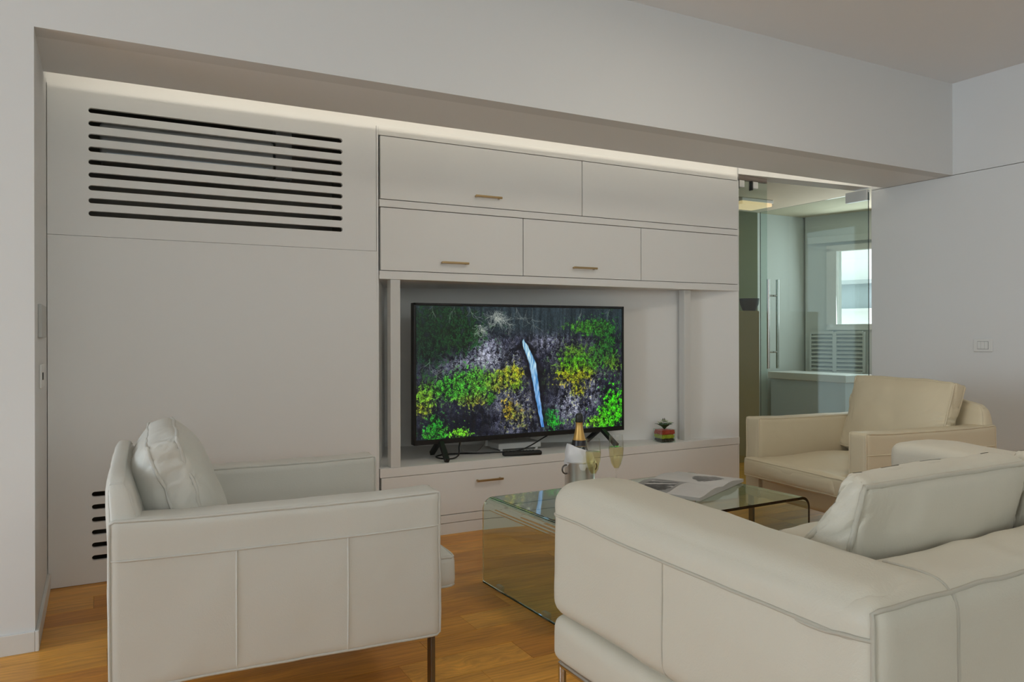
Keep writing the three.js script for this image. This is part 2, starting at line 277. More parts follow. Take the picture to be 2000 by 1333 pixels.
{ // unseen lamp over the seats, added to brighten floor and armchair
  const t = thing('ceiling_lamp', 'added unseen warm ceiling lamp above the sofa', 'lamp', [2.75, YC, 2.2]);
  mesh('housing', rbox(-0.29, 0.29, -0.03, 0, -0.29, 0.29, 0.004), M.white, t);
  mesh('diffuser', rbox(-0.275, 0.275, -0.04, -0.028, -0.275, 0.275, 0.003), std([0.9, 0.85, 0.75], 0.6, { emissive: lin(1, 0.84, 0.6), emissiveIntensity: 2 }), t);
  areaLight(0.54, 0.54, [2.75, YC - 0.045, 2.2], [2.75, 0, 2.2], [1, 0.92, 0.79], 11.8);
}
{ // pale rug behind the camera, added to bounce neutral light upward
  const o = mesh('bounce_rug', rbox(-4.6, 3.6, 0.0, 0.012, 3.5, 6.7, 0.004), std([0.62, 0.63, 0.64], 0.95)); tag(o, 'added unseen pale grey rug on the floor behind the sofa', 'bounce_rug');
}
// ---------------------------------------------------------------- panelled wall with ventilation slots
function slotPanel(x0, x1, y0, y1, slots, thick) {
  const s = new THREE.Shape([new THREE.Vector2(x0, y0), new THREE.Vector2(x1, y0), new THREE.Vector2(x1, y1), new THREE.Vector2(x0, y1)]);
  for (const [a, b, y, hh] of slots) {
    const p = new THREE.Path(); p.moveTo(a + hh, y - hh); p.lineTo(b - hh, y - hh); p.absarc(b - hh, y, hh, -Math.PI / 2, Math.PI / 2, false); p.lineTo(a + hh, y + hh); p.absarc(a + hh, y, hh, Math.PI / 2, Math.PI * 1.5, false); s.holes.push(p);
  }
  return new THREE.ExtrudeGeometry(s, { depth: thick, bevelEnabled: false, curveSegments: 6 }).translate(0, 0, -thick);
}
{
  const up = []; for (let k = 0; k < 9; k++) up.push([0.226, 1.367, 2.098 - k * 0.0571, 0.0115]);
  const low = []; for (let k = 0; k < 6; k++) low.push([0.236, 0.86, 0.395 - k * 0.0564, 0.0115]);
  const w = new THREE.Group(); w.name = 'wall_panels'; scene.add(w); structure(w, 'white panelled wall with black ventilation slots left of the cabinets', 'wall panel');
  mesh('slotted_panel', slotPanel(0.0695, 1.546, 1.5405, 2.2, up, 0.02), M.panel, w);
  mesh('lower_panel', slotPanel(0.0695, 1.548, 0.002, 1.539, low, 0.02), M.panel, w);
  mesh('edge_post', box(1.5485, 1.558, 0.0, 2.2, -0.03, 0.0), M.panel, w);
  mesh('wall_strip', box(X0, 4.13, 2.2, 2.45, -0.03, -0.012), M.panel, w);
  mesh('dark_lining', join([box(0.0705, 1.47, 0.0, 2.2, -0.56, -0.54), box(0.0705, 0.08, 0.0, 2.2, -0.54, -0.03), box(1.46, 1.47, 0.0, 2.2, -0.54, -0.03), box(0.0705, 1.47, 2.21, 2.22, -0.56, -0.03)]), M.darkLining, w);  // made-up lining, toned dark so the slots read as deep shade
  // the unit behind the slots
  const a = thing('air_conditioner', 'grey air conditioning unit half seen behind the upper ventilation slots', 'air conditioner', [0.655, 1.985, -0.17]);
  mesh('casing', new RoundedBoxGeometry(0.77, 0.17, 0.18, 3, 0.015), M.greyPlastic, a);
  mesh('outlet_flap', rbox(-0.36, 0.36, -0.078, -0.05, 0.088, 0.1, 0.004), std([0.6, 0.66, 0.72], 0.35), a);
  mesh('bracket', box(0.40, 0.48, -0.09, 0.16, -0.02, 0.06), M.greyPlastic, a);
}
// ---------------------------------------------------------------- built-in cabinets
function barHandle(x0, x1, y, parent) {
  const m = M.brass, g = [rbox(x0, x1, y - 0.006, y + 0.006, 0.022, 0.031, 0.0025), rbox(x0 + 0.006, x0 + 0.016, y - 0.005, y + 0.005, 0, 0.024, 0.002), rbox(x1 - 0.016, x1 - 0.006, y - 0.005, y + 0.005, 0, 0.024, 0.002)];
  const o = mesh('handle', join(g), m, parent); o.userData.label = 'thin brass bar handle'; return o;
}
{
  const c = thing('upper_cabinet', 'long white built-in upper cabinet with flat flap doors above the television', 'cabinet');
  const x0 = 1.562, x1 = 4.13;
  mesh('frame', join([rbox(x0 - 0.003, x1, 2.154, 2.198, -0.3, 0, 0.0015), rbox(x0 + 0.002, x1, 1.777, 1.815, -0.3, 0.001, 0.0015), rbox(x0 + 0.002, x1, 1.395, 1.4385, -0.12, 0.001, 0.0015), box(x0 - 0.003, x0 + 0.003, 1.395, 2.16, -0.3, -0.022), rbox(x1 - 0.012, x1, 1.395, 2.198, -0.16, 0, 0.0015), box(x0, x1, 1.44, 2.19, -0.29, -0.26)]), M.cabinet, c);
  { // underside follows the oblique niche wall
    const s = new THREE.Shape([[x0, 0], [x1, 0], [x1, -0.01], [1.86, -0.78], [x0, -0.05]].map(([a, b]) => new THREE.Vector2(a, -b)));
    mesh('underside', new THREE.ExtrudeGeometry(s, { depth: 0.02, bevelEnabled: false }).rotateX(-Math.PI / 2).translate(0, 1.396, 0), M.cabinet, c);
  }
  const door = (a, b, y0, y1, h) => { const d = mesh('door', rbox(a, b, y0, y1, -0.02, 0, 0.0012), M.cabinet, c); if (h) barHandle(h[0], h[1], h[2], d); };
  door(1.570, 2.8395, 1.819, 2.150, [2.114, 2.281, 1.876]); door(2.8445, 4.117, 1.819, 2.150);
  door(1.570, 2.4285, 1.442, 1.773, [1.909, 2.072, 1.495]); door(2.4335, 3.2855, 1.442, 1.773, [2.765, 2.935, 1.501]); door(3.2905, 4.117, 1.442, 1.773);
}
{
  const YB = 0.393, x0 = 1.565, x1 = 4.13;
  const b = thing('tv_bench', 'low white built-in bench with drawers carrying the television', 'bench');
  const s = new THREE.Shape([[x0, 0], [x1, 0], [x1, -0.03], [1.87, -0.82], [x0, -0.06]].map(([p, q]) => new THREE.Vector2(p, -q)));
  mesh('worktop', new THREE.ExtrudeGeometry(s, { depth: 0.046, bevelEnabled: true, bevelSize: 0.001, bevelThickness: 0.001, bevelSegments: 1 }).rotateX(-Math.PI / 2).translate(0, YB - 0.047, 0), M.cabinet, b);
  const dr = (a, c, h) => { const d = mesh('drawer', rbox(a, c, 0.1095, 0.3425, -0.02, 0, 0.0012), M.cabinet, b); if (h) barHandle(...h, d); };
  dr(1.5725, 2.8395, [2.119, 2.284, 0.282]); dr(2.8445, 4.118);
  mesh('rail', rbox(x0, x1, 0.0635, 0.106, -0.3, 0.0, 0.0012), M.cabinet, b);
  mesh('plinth', box(x0, x1, 0, 0.0605, -0.3, -0.002), M.cabinet, b);
  mesh('carcass', join([box(x0 - 0.003, x0 + 0.003, 0.06, 0.346, -0.3, -0.022), rbox(x1 - 0.01, x1, 0, 0.346, -0.16, 0, 0.0012), box(x0, x1 - 0.02, 0.06, 0.34, -0.14, -0.12)]), M.cabinet, b);
}
{ // oblique niche walls behind the television
  const quad = (ax, az, bx, bz, y0, y1, t) => { const l = Math.hypot(bx - ax, bz - az), g = box(0, l, y0, y1, -t, 0); return g.rotateY(-Math.atan2(bz - az, bx - ax)).translate(ax, 0, az); };
  structure(mesh('wall_niche', join([quad(1.84, -0.757, 4.128, 0.0, 0.393, 1.40, 0.03), quad(1.563, -0.012, 1.85, -0.757, 0.393, 1.40, 0.02)]), M.cabinet), 'white recess wall behind the television, running obliquely', 'wall');
  for (const [x, z, l] of [[1.652, -0.03, 'square white post at the left front of the television recess'], [3.712, -0.075, 'square white post on the bench beside the potted plant']]) {
    const o = mesh('support_post', rbox(-0.0275, 0.0275, 0.3935, 1.3945, -0.0275, 0.0275, 0.003), M.trim); o.position.set(x, 0, z); tag(o, l, 'post');
  }
}
// ---------------------------------------------------------------- glass door and the room behind it
{
  const jamb = new THREE.Group(); jamb.name = 'wall_door_lintel'; scene.add(jamb); structure(jamb, 'white lintel over the glass door', 'wall');
  const l = Math.hypot(X1 - 4.13, 0.1);
  const head = mesh('lintel', box(0, l, 2.2, 2.5, -0.14, 0), M.wall, jamb); head.position.set(4.13, 0, 0); head.rotation.y = -Math.atan2(0.1, X1 - 4.13);
  const s = new THREE.Group(); s.name = 'window_2'; scene.add(s); structure(s, 'narrow fixed glass side panel beside the cabinet', 'glass panel');
  mesh('pane', box(4.135, 4.432, 0.005, 2.168, -0.04, -0.03), M.doorPane, s);
  for (const x of [4.158, 4.288]) { const k = mesh('clamp', rbox(x, x + 0.048, 2.118, 2.166, -0.05, -0.02, 0.003), M.white, s); mesh('gasket', rbox(x - 0.013, x - 0.001, 2.105, 2.17, -0.05, -0.02, 0.002), M.black, k); }
  mesh('top_rail', box(4.135, 4.432, 2.168, 2.2, -0.05, -0.03), std([0.16, 0.13, 0.11], 0.5), s);
  const d = new THREE.Group(); d.name = 'door_1'; d.position.set(5.374, 0, 0.085); scene.add(d); structure(d, 'clear glass door standing open at the right of the cabinet', 'door');
  const leaf = new THREE.BoxGeometry(0.01, 2.16, 1.07).translate(0, 1.09, -0.535);
  mesh('leaf', leaf, [M.doorPane, M.doorPane, M.glassEdge, M.glassEdge, M.glassEdge, M.glassEdge], d);
  mesh('top_fitting', rbox(-0.018, 0.018, 2.11, 2.19, -0.19, -0.002, 0.004), M.satin, d);
  mesh('bottom_fitting', rbox(-0.018, 0.018, 0.0, 0.08, -0.19, -0.002, 0.004), M.satin, d);
  for (const sx of [-1, 1]) {
    const h = mesh('pull_handle', new THREE.CylinderGeometry(0.0125, 0.0125, 0.767, 20).translate(sx * 0.055, 1.186, -0.93), M.chrome, d);
    for (const y of [0.945, 1.43]) mesh('standoff', new THREE.CylinderGeometry(0.008, 0.008, 0.05, 14).rotateZ(Math.PI / 2).translate(sx * 0.03, y, -0.93), M.chrome, h);
  }
  structure(mesh('wall_hall_left', join([box(3.9, 4.0, 0, 0.1, -2.0, -0.9), box(3.9, 4.0, 2.2, 2.5, -2.0, -0.9), box(3.9, 4.0, 0.1, 2.2, -2.0, -1.74), box(3.9, 4.0, 0.1, 2.2, -0.99, -0.9)]), M.wall), 'left wall of the room behind the glass door', 'wall');
  const w5 = new THREE.Group(); w5.name = 'window_5'; scene.add(w5); structure(w5, 'added tall grey tinted window at the left end of the room behind the door', 'window');  // window added so its light and reflection brighten the glass door
  mesh('frame', join([box(3.93, 3.97, 0.1, 0.14, -1.74, -0.99), box(3.93, 3.97, 2.16, 2.2, -1.74, -0.99), box(3.93, 3.97, 0.1, 2.2, -1.74, -1.7), box(3.93, 3.97, 0.1, 2.2, -1.03, -0.99)]), M.white, w5);
  mesh('pane', box(3.948, 3.954, 0.14, 2.16, -1.7, -1.03), std([0.62, 0.70, 0.72], 0.0, { transmission: 1, ior: 1.5 }), w5);
  // the room behind: a pale corner with a window, a green wall, a half-height partition
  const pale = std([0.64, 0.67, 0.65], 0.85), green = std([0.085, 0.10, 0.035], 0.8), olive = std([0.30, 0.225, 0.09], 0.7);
  structure(mesh('wall_hall_back', box(6.28, 7.6, 0, 2.5, -2.0, -1.9), pale), 'pale grey-green end wall seen through the glass door', 'wall');
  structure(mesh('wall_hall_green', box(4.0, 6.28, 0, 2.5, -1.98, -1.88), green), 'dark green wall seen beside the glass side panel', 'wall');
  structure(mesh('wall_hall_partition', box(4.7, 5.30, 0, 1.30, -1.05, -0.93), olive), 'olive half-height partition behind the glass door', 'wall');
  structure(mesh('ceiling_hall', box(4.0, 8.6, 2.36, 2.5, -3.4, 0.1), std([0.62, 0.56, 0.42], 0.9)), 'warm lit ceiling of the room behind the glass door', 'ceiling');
  structure(mesh('wall_hall_front', box(X1 + 0.2, 8.6, 0, 2.5, 0.1, 0.2), pale), 'front wall of the room behind the glass door', 'wall');
  // wall with the window, running obliquely
  const dir = V(0.342, 0, 0.94), at = V(6.98, 0, -1.87), L = 2.2;
  const place = (o) => { o.position.copy(at); o.rotation.y = Math.atan2(dir.x, dir.z) ; return o; };          // local +z runs along the wall, local -x faces the room
  const wz0 = 0.27, wz1 = 1.5, wy0 = 1.17, wy1 = 2.0;
  const ww = structure(mesh('wall_hall_right', join([box(0, 0.15, 0, wy0, 0, L), box(0, 0.15, wy1, 2.5, 0, L), box(0, 0.15, wy0, wy1, 0, wz0), box(0, 0.15, wy0, wy1, wz1, L)]), pale), 'pale window wall of the room behind the glass door', 'wall'); place(ww);
  const w3 = new THREE.Group(); w3.name = 'window_3'; scene.add(w3); place(w3); structure(w3, 'white framed window seen through the glass door', 'window');
  mesh('frame', join([box(-0.02, 0.06, wy0 - 0.03, wy0 + 0.03, wz0 - 0.04, wz1), box(-0.02, 0.06, wy1 - 0.03, wy1 + 0.03, wz0 - 0.04, wz1), box(-0.02, 0.06, wy0, wy1, wz0 - 0.04, wz0 + 0.06), box(-0.02, 0.06, wy0, wy1, wz0 + 0.62, wz0 + 0.68)]), M.white, w3);
  mesh('pane', box(0.02, 0.024, wy0 + 0.03, wy1 - 0.03, wz0 + 0.06, wz0 + 0.62), M.pane, w3);
  mesh('pane', box(0.02, 0.024, wy0 + 0.03, wy1 - 0.03, wz0 + 0.68, wz1), M.pane, w3);
  mesh('roller_box', rbox(-0.05, 0, wy1 + 0.06, wy1 + 0.13, 0.04, wz1 + 0.1, 0.004), pale, w3);
  const lc = thing('louvred_shutter', 'pale louvred shutter panel below the far window', 'shutter', [at.x, 0, at.z], Math.atan2(dir.x, dir.z));
  for (const [a, b] of [[0.08, 0.3], [0.34, 0.6]]) {
    mesh('frame', join([box(-0.05, -0.02, 0.7, 1.12, a - 0.02, a), box(-0.05, -0.02, 0.7, 1.12, b, b + 0.02), box(-0.05, -0.02, 1.1, 1.13, a, b), box(-0.05, -0.02, 0.69, 0.71, a, b)]), pale, lc);
    for (let k = 0; k < 9; k++) { const o = mesh('slat', box(-0.022, 0.022, -0.004, 0.004, a, b), pale, lc); o.position.set(-0.035, 0.735 + k * 0.043, 0); o.rotation.z = R(38); }
  }
  const sb = thing('sideboard', 'low white sideboard standing below the far shutter', 'sideboard', [6.62, 0, -1.52]);
  mesh('body', rbox(-0.22, 0.12, 0.05, 0.64, -0.3, 0.6, 0.006), std([0.6, 0.66, 0.7], 0.5), sb); mesh('top', rbox(-0.24, 0.14, 0.64, 0.71, -0.32, 0.62, 0.006), M.white, sb);
  const bowl = thing('bowl', 'dark brown wooden bowl on the olive partition behind the door', 'bowl', [5.245, 1.30, -0.99]);
  mesh('body', new THREE.LatheGeometry([[0, 0], [0.048, 0], [0.056, 0.008], [0.077, 0.055], [0.086, 0.108], [0.08, 0.108], [0.07, 0.055], [0.05, 0.015], [0, 0.012]].map((p) => new THREE.Vector2(...p)), 36), std([0.02, 0.009, 0.007], 0.5), bowl);
  const hl = thing('ceiling_lamp', 'warm glowing ceiling lamp in the room behind the glass door', 'lamp', [5.66, 2.30, -1.42]);
  mesh('housing', rbox(-0.2, 0.2, 0.03, 0.058, -0.14, 0.14, 0.004), M.white, hl);
  mesh('diffuser', rbox(-0.19, 0.19, 0.0, 0.03, -0.13, 0.13, 0.004), std([0.8, 0.7, 0.5], 0.7, { emissive: lin(1, 0.68, 0.34), emissiveIntensity: 0.55 }), hl);
  areaLight(0.36, 0.24, [5.66, 2.295, -1.42], [5.66, 0, -1.42], [1, 0.74, 0.42], 6.0);
  // building across the street
  const nb = thing('neighbouring_building', 'white building with shaded window across the street outside', 'building', [11.5, 0, -1.6], Math.atan2(dir.x, dir.z));
  mesh('wall', box(0, 0.4, -3, 6, -4, 6), std([0.8, 0.8, 0.8], 0.8), nb);
  for (let k = 0; k < 3; k++) { mesh('window', box(-0.03, 0.0, 1.49, 1.87, -3 + k * 3.2, -0.6 + k * 3.2), std([0.28, 0.33, 0.36], 0.4), nb); mesh('ledge', box(-0.15, 0, 1.87, 1.93, -3.2 + k * 3.2, -0.4 + k * 3.2), std([0.4, 0.43, 0.45], 0.7), nb); mesh('sill', box(-0.1, 0, 1.455, 1.49, -3.1 + k * 3.2, -0.5 + k * 3.2), std([0.7, 0.7, 0.7], 0.7), nb); }
}
// ---------------------------------------------------------------- switches and sockets
{
  const s = thing('light_switch', 'white rectangular light switch on the right wall', 'switch', [X1, 1.022, 0.926]);
  mesh('plate', rbox(-0.009, 0, -0.043, 0.043, -0.062, 0.062, 0.004), M.white, s);
  mesh('gap_shade', rbox(-0.0105, -0.008, -0.026, 0.026, -0.036, 0.036, 0.001), std([0.3, 0.3, 0.3], 0.5), s);  // grey slab painted as the shaded gap round the rockers
  for (const k of [-1, 0, 1]) mesh('rocker', rbox(-0.0125, -0.008, -0.0235, 0.0235, k * 0.0228 - 0.0108, k * 0.0228 + 0.0108, 0.001), M.white, s);
  const a = thing('wall_socket', 'grey cover plate on the column beside the alcove', 'socket', [X0, 1.155, 0.40]);
  mesh('plate', rbox(0, 0.012, -0.062, 0.062, -0.16, 0.16, 0.003), std([0.5, 0.5, 0.48], 0.5), a);
  const b = thing('wall_socket', 'small white socket below the grey cover plate on the column', 'socket', [X0, 0.945, 0.40]);
  mesh('plate', rbox(0, 0.008, -0.045, 0.045, -0.085, 0.085, 0.003), M.white, b); mesh('insert', rbox(0.005, 0.011, -0.014, 0.014, 0.02, 0.05, 0.001), M.blackMatt, b);
}
// ---------------------------------------------------------------- television and what stands on the bench
{
  const t = thing('television', 'large flat television showing a waterfall on a mossy cliff', 'television', [2.525, 0.393, -0.13]);
  const w = 1.443, y0 = 0.089, y1 = 0.886, h = w / 2;
  mesh('casing', rbox(-h, h, y0, y1, -0.045, -0.002, 0.004), M.black, t);
  mesh('bezel', join([rbox(-h, -h + 0.012, y0, y1, -0.004, 0.004, 0.001), rbox(h - 0.012, h, y0, y1, -0.004, 0.004, 0.001), rbox(-h, h, y1 - 0.012, y1, -0.004, 0.004, 0.001), rbox(-h, h, y0, y0 + 0.026, -0.004, 0.004, 0.001)]), M.black, t);
  const tex = screenTexture();
  const sc = mesh('screen', new THREE.PlaneGeometry(w - 0.03, y1 - y0 - 0.044).translate(0, (y0 + y1) / 2 + 0.006, 0.0005), new THREE.MeshPhysicalMaterial({ color: 0x020202, roughness: 0.5, emissive: 0xffffff, emissiveMap: tex, emissiveIntensity: 1.0 }), t);
  sc.userData.label = 'lit screen with a waterfall picture';
  areaLight(1.4, 0.74, [2.525, 0.88, -0.12], [2.525, 0.88, 3], [0.5, 0.75, 0.6], 0.06);
  for (const [x, s] of [[-0.555, 1], [0.555, -1]]) { // spread feet
    const leg = (dx, dz) => { const a = V(x, y0 + 0.02, -0.02), b = V(x + dx, 0.012, dz), g = new THREE.BoxGeometry(0.026, a.distanceTo(b), 0.022); g.applyQuaternion(new THREE.Quaternion().setFromUnitVectors(V(0, 1, 0), a.clone().sub(b).normalize())); return g.translate((a.x + b.x) / 2, (a.y + b.y) / 2, (a.z + b.z) / 2); };
    mesh('foot', leg(-0.02 * s, 0.125), M.black, t); mesh('foot', leg(0.01 * s, -0.165), M.black, t);
  }
  const r = thing('remote_control', 'black remote control lying on the bench edge', 'remote', [2.44, 0.393, -0.035], R(-14));
  { const b = softBox(0.235, 0.026, 0.05, { r: 0.011, step: 0.006, shape: (p, u) => { p.z *= 1 - 0.12 * u.x * u.x; } }); mesh('body', b.geo.translate(0, 0.0135, 0), M.blackMatt, r);
    for (let i = 0; i < 9; i++) for (let j = 0; j < 3; j++) mesh('button', new THREE.CylinderGeometry(0.0032, 0.0034, 0.003, 8).translate(-0.09 + i * 0.02, 0.0268, -0.012 + j * 0.012), M.black, r); }
  const ro = thing('router', 'white router box with two upright antennas behind the television', 'router', [2.53, 0.393, -0.30], R(-3));
  mesh('body', rbox(-0.145, 0.145, 0.012, 0.048, -0.09, 0.09, 0.008), M.white, ro);
  for (const [x, z] of [[-0.12, 0.07], [0.12, 0.07], [-0.12, -0.07], [0.12, -0.07]]) mesh('foot', new THREE.CylinderGeometry(0.009, 0.009, 0.014, 10).translate(x, 0.007, z), M.white, ro);
  for (const x of [-0.155, 0.155]) mesh('antenna', rbox(x - 0.009, x + 0.009, 0.014, 0.15, -0.085, -0.067, 0.004), M.white, ro);
  const y = 0.3975;
  const cable = (pts, rad, m, l) => tag(mesh('cable', tube(pts, rad, false, 90), m), l, 'cable');
  cable([[2.10, 0.477, -0.165], [2.09, 0.45, -0.155], [2.07, 0.41, -0.12], [2.02, y, -0.10], [1.97, y, -0.14], [1.97, y, -0.21], [2.04, y, -0.26], [2.14, y, -0.25], [2.25, y, -0.20], [2.34, y, -0.185], [2.42, y, -0.17], [2.50, 0.402, -0.165], [2.58, 0.43, -0.16], [2.65, 0.462, -0.16], [2.69, 0.477, -0.165]], 0.0042, M.blackMatt, 'black power cable looping on the bench under the television');
  cable([[2.16, 0.475, -0.275], [2.155, 0.44, -0.275], [2.17, 0.405, -0.28], [2.21, 0.3965, -0.285], [2.28, 0.398, -0.30], [2.355, 0.43, -0.36], [2.36, 0.47, -0.37]], 0.0022, std([0.35, 0.33, 0.3], 0.6), 'thin grey cable running to the white router');
}
{ // small plant in a striped pot
  const p = thing('potted_plant', 'small green plant with white flowers in red yellow and black striped pot', 'plant', [3.535, 0.393, -0.075], R(-8));
  const layer = (y0, y1, rgb, seed) => {
    const rr = rng(seed), list = [rbox(-0.046, 0.046, y0, y1, -0.046, 0.046, 0.006)];
    for (let k = 0; k < 90; k++) { const s = Math.floor(rr() * 4), a = (rr() - 0.5) * 0.086, yy = y0 + 0.004 + rr() * (y1 - y0 - 0.008), b = 0.046; const q = [[a, b], [a, -b], [b, a], [-b, a]][s]; list.push(new THREE.IcosahedronGeometry(0.0045 + rr() * 0.002, 1).translate(q[0], yy, q[1])); }
    return [join(list), std(rgb, 0.4)];
  };
  const pot = mesh('pot', join([box(-0.052, 0.052, 0, 0.004, -0.052, 0.052), box(-0.052, 0.052, 0, 0.085, 0.0505, 0.052), box(-0.052, 0.052, 0, 0.085, -0.052, -0.0505), box(0.0505, 0.052, 0, 0.085, -0.052, 0.052), box(-0.052, -0.0505, 0, 0.085, -0.052, 0.052)]), M.pane, p);
  mesh('black_pebbles', ...layer(0.005, 0.024, [0.012, 0.008, 0.006], 3), pot); mesh('yellow_pebbles', ...layer(0.024, 0.05, [0.42, 0.48, 0.02], 5), pot); mesh('red_pebbles', ...layer(0.05, 0.08, [0.5, 0.045, 0.02], 7), pot);
  const leaf = (l, w) => { const s = new THREE.Shape(); s.moveTo(0, 0); s.quadraticCurveTo(l * 0.45, w, l, 0); s.quadraticCurveTo(l * 0.45, -w, 0, 0); const g = new THREE.ExtrudeGeometry(s, { depth: 0.0012, bevelEnabled: false, curveSegments: 8 }).rotateX(-Math.PI / 2), P = g.attributes.position; for (let i = 0; i < P.count; i++) { const t = P.getX(i) / l; P.setY(i, P.getY(i) + 0.035 * t - 0.02 * t * t + Math.abs(P.getZ(i)) * 0.5); } g.computeVertexNormals(); return g; };
  const gm = std([0.045, 0.12, 0.045], 0.45), pm = std([0.55, 0.6, 0.42], 0.6);
  [[0, 0.072], [0.8, 0.06], [1.6, 0.066], [2.5, 0.058], [3.2, 0.075], [4.0, 0.06], [4.8, 0.066], [5.5, 0.055]].forEach(([a, l]) => { const o = mesh('leaf', leaf(l * 1.15, 0.03), gm, p); o.position.set(0, 0.08, 0); o.rotation.set(0, a, 0.32); });
  mesh('flower_stem', tube([[0, 0.08, 0], [-0.005, 0.11, 0.005], [-0.008, 0.14, 0.004]], 0.0015), gm, p);
  [[-0.012, 0.135, 0.01], [0.012, 0.128, -0.006], [-0.03, 0.122, 0.0], [0.03, 0.118, 0.012]].forEach(([x, yy, z], q) => {
    const f = new THREE.Group(); f.name = 'flower'; f.position.set(x, yy, z); p.add(f);
    for (let k = 0; k < 5; k++) { const o = mesh('petal', new THREE.SphereGeometry(0.011, 10, 8).scale(1.1, 0.25, 0.7).translate(0.011, 0, 0), pm, f); o.rotation.set(0, k * 1.257 + q, 0.5); }
  });
  for (const s of [-1, 1]) mesh('bud', new THREE.SphereGeometry(0.0045, 8, 8).scale(0.7, 2.2, 0.7).translate(-0.008 + s * 0.006, 0.146, 0.006), std([0.03, 0.035, 0.02], 0.5), p);
}
// ---------------------------------------------------------------- glass coffee table and what stands on it
{
  const t = thing('coffee_table', 'bent clear glass coffee table in front of the white sofa', 'table', [2.41, 0, 1.155], R(1.6));
  const hw = 0.64, H = 0.375, rr = 0.05, th = 0.012, s = new THREE.Shape();
  s.moveTo(-hw, 0.006); s.lineTo(-hw, H - rr); s.absarc(-hw + rr, H - rr, rr, Math.PI, Math.PI / 2, true); s.lineTo(hw - rr, H); s.absarc(hw - rr, H - rr, rr, Math.PI / 2, 0, true); s.lineTo(hw, 0.006);
  s.lineTo(hw - th, 0.006); s.lineTo(hw - th, H - rr); s.absarc(hw - rr, H - rr, rr - th, 0, Math.PI / 2, false); s.lineTo(-hw + rr, H - th); s.absarc(-hw + rr, H - rr, rr - th, Math.PI / 2, Math.PI, false); s.lineTo(-hw + th, 0.006); s.closePath();
  mesh('bent_glass', toCreasedNormals(new THREE.ExtrudeGeometry(s, { depth: 0.71, bevelEnabled: false, curveSegments: 28 }).translate(0, 0, -0.355), 0.5), M.tableGlass, t);
  for (const x of [-hw, hw - th]) mesh('dark_edge_strip', box(x, x + th, 0.0, 0.0055, -0.354, 0.354), M.glassEdge, t);  // added strip, dark tone painted for light lost inside the glass edge
  for (const x of [-hw + th / 2, hw - th / 2]) for (const z of [-0.2, 0.165]) mesh('pad', rbox(x - 0.012, x + 0.012, 0, 0.03, z - 0.022, z + 0.022, 0.003), M.clearPlastic, t);
}
const YT = 0.3755;
const lathe = (pts, n = 40) => new THREE.LatheGeometry(pts.map((p) => new THREE.Vector2(...p)), n);
{
  const c = thing('wine_cooler', 'brushed steel wine cooler holding the champagne bottle', 'cooler', [2.215, YT, 0.91]);
  mesh('body', lathe([[0, 0], [0.066, 0], [0.069, 0.004], [0.07, 0.135], [0.074, 0.14], [0.07, 0.143], [0.066, 0.138], [0.065, 0.008], [0, 0.006]]), M.steel, c);
  for (const s of [-1, 1]) mesh('ring_handle', new THREE.TorusGeometry(0.02, 0.0035, 8, 20).translate(s * 0.075, 0.108, 0), M.darkChrome, c);
  const n = tag(mesh('napkin', (() => {
    const g = new THREE.CylinderGeometry(0.055, 0.066, 0.1, 72, 16, true), P = g.attributes.position;
    for (let i = 0; i < P.count; i++) { const x = P.getX(i), y = P.getY(i), z = P.getZ(i), a = Math.atan2(z, x), v = (y + 0.05) / 0.1; const r = Math.hypot(x, z) + 0.004 * noise(Math.cos(a) * 2, v * 3, Math.sin(a) * 2) + 0.002 * Math.sin(a * 4 + v * 5) + 0.010 * Math.sin(v * Math.PI); P.setXYZ(i, Math.cos(a) * r, y - 0.014 * Math.cos(a) * (0.3 + v) - 0.006 * Math.sin(a) * v, Math.sin(a) * r); }
    const inner = g.clone(), Q = inner.attributes.position; for (let i = 0; i < Q.count; i++) { const a = Math.atan2(Q.getZ(i), Q.getX(i)), r = Math.hypot(Q.getX(i), Q.getZ(i)) - 0.008; Q.setXYZ(i, Math.cos(a) * r, Q.getY(i) - 0.002, Math.sin(a) * r); }
    inner.index.array.reverse(); const o = join([g, inner]); o.computeVertexNormals(); return o;
  })(), std([0.88, 0.88, 0.9], 0.9, { side: THREE.DoubleSide })), 'white napkin wrapped round the champagne bottle neck of the cooler', 'napkin');
  n.position.set(2.215, YT + 0.152, 0.91);
  const b = thing('champagne_bottle', 'dark green champagne bottle with gold foil neck in the cooler', 'bottle', [2.213, YT + 0.012, 0.91]);
  mesh('glass', lathe([[0, 0.004], [0.036, 0], [0.043, 0.006], [0.043, 0.15], [0.041, 0.175], [0.034, 0.205], [0.025, 0.235], [0.0175, 0.27], [0.0145, 0.31], [0.0148, 0.325], [0, 0.325]]), std([0.006, 0.012, 0.006], 0.08, { clearcoat: 1 }), b);
  mesh('gold_foil', lathe([[0.0305, 0.226], [0.0275, 0.232], [0.0205, 0.262], [0.0165, 0.285], [0.0155, 0.30], [0.0163, 0.306], [0.0163, 0.309], [0.0, 0.309]].map(([r, y]) => [r * 1.02, y])), std([0.62, 0.38, 0.12], 0.38, { metalness: 0.75 }), b);
  mesh('neck_label', lathe([[0.0365, 0.2], [0.0372, 0.2], [0.0318, 0.224], [0.031, 0.226]]), std([0.012, 0.008, 0.012], 0.3), b);
  mesh('gold_line', lathe([[0.0368, 0.1985], [0.0378, 0.1985], [0.0374, 0.2005], [0.0364, 0.2005]]), M.brass, b);
  mesh('capsule', lathe([[0.0, 0.307], [0.0172, 0.307], [0.0182, 0.312], [0.0172, 0.322], [0.0185, 0.33], [0.0165, 0.342], [0.012, 0.347], [0, 0.348]]), std([0.012, 0.014, 0.011], 0.35), b);
}
const wide = (pts) => pts.map(([r, y]) => [r * 1.28, y * 1.02]);
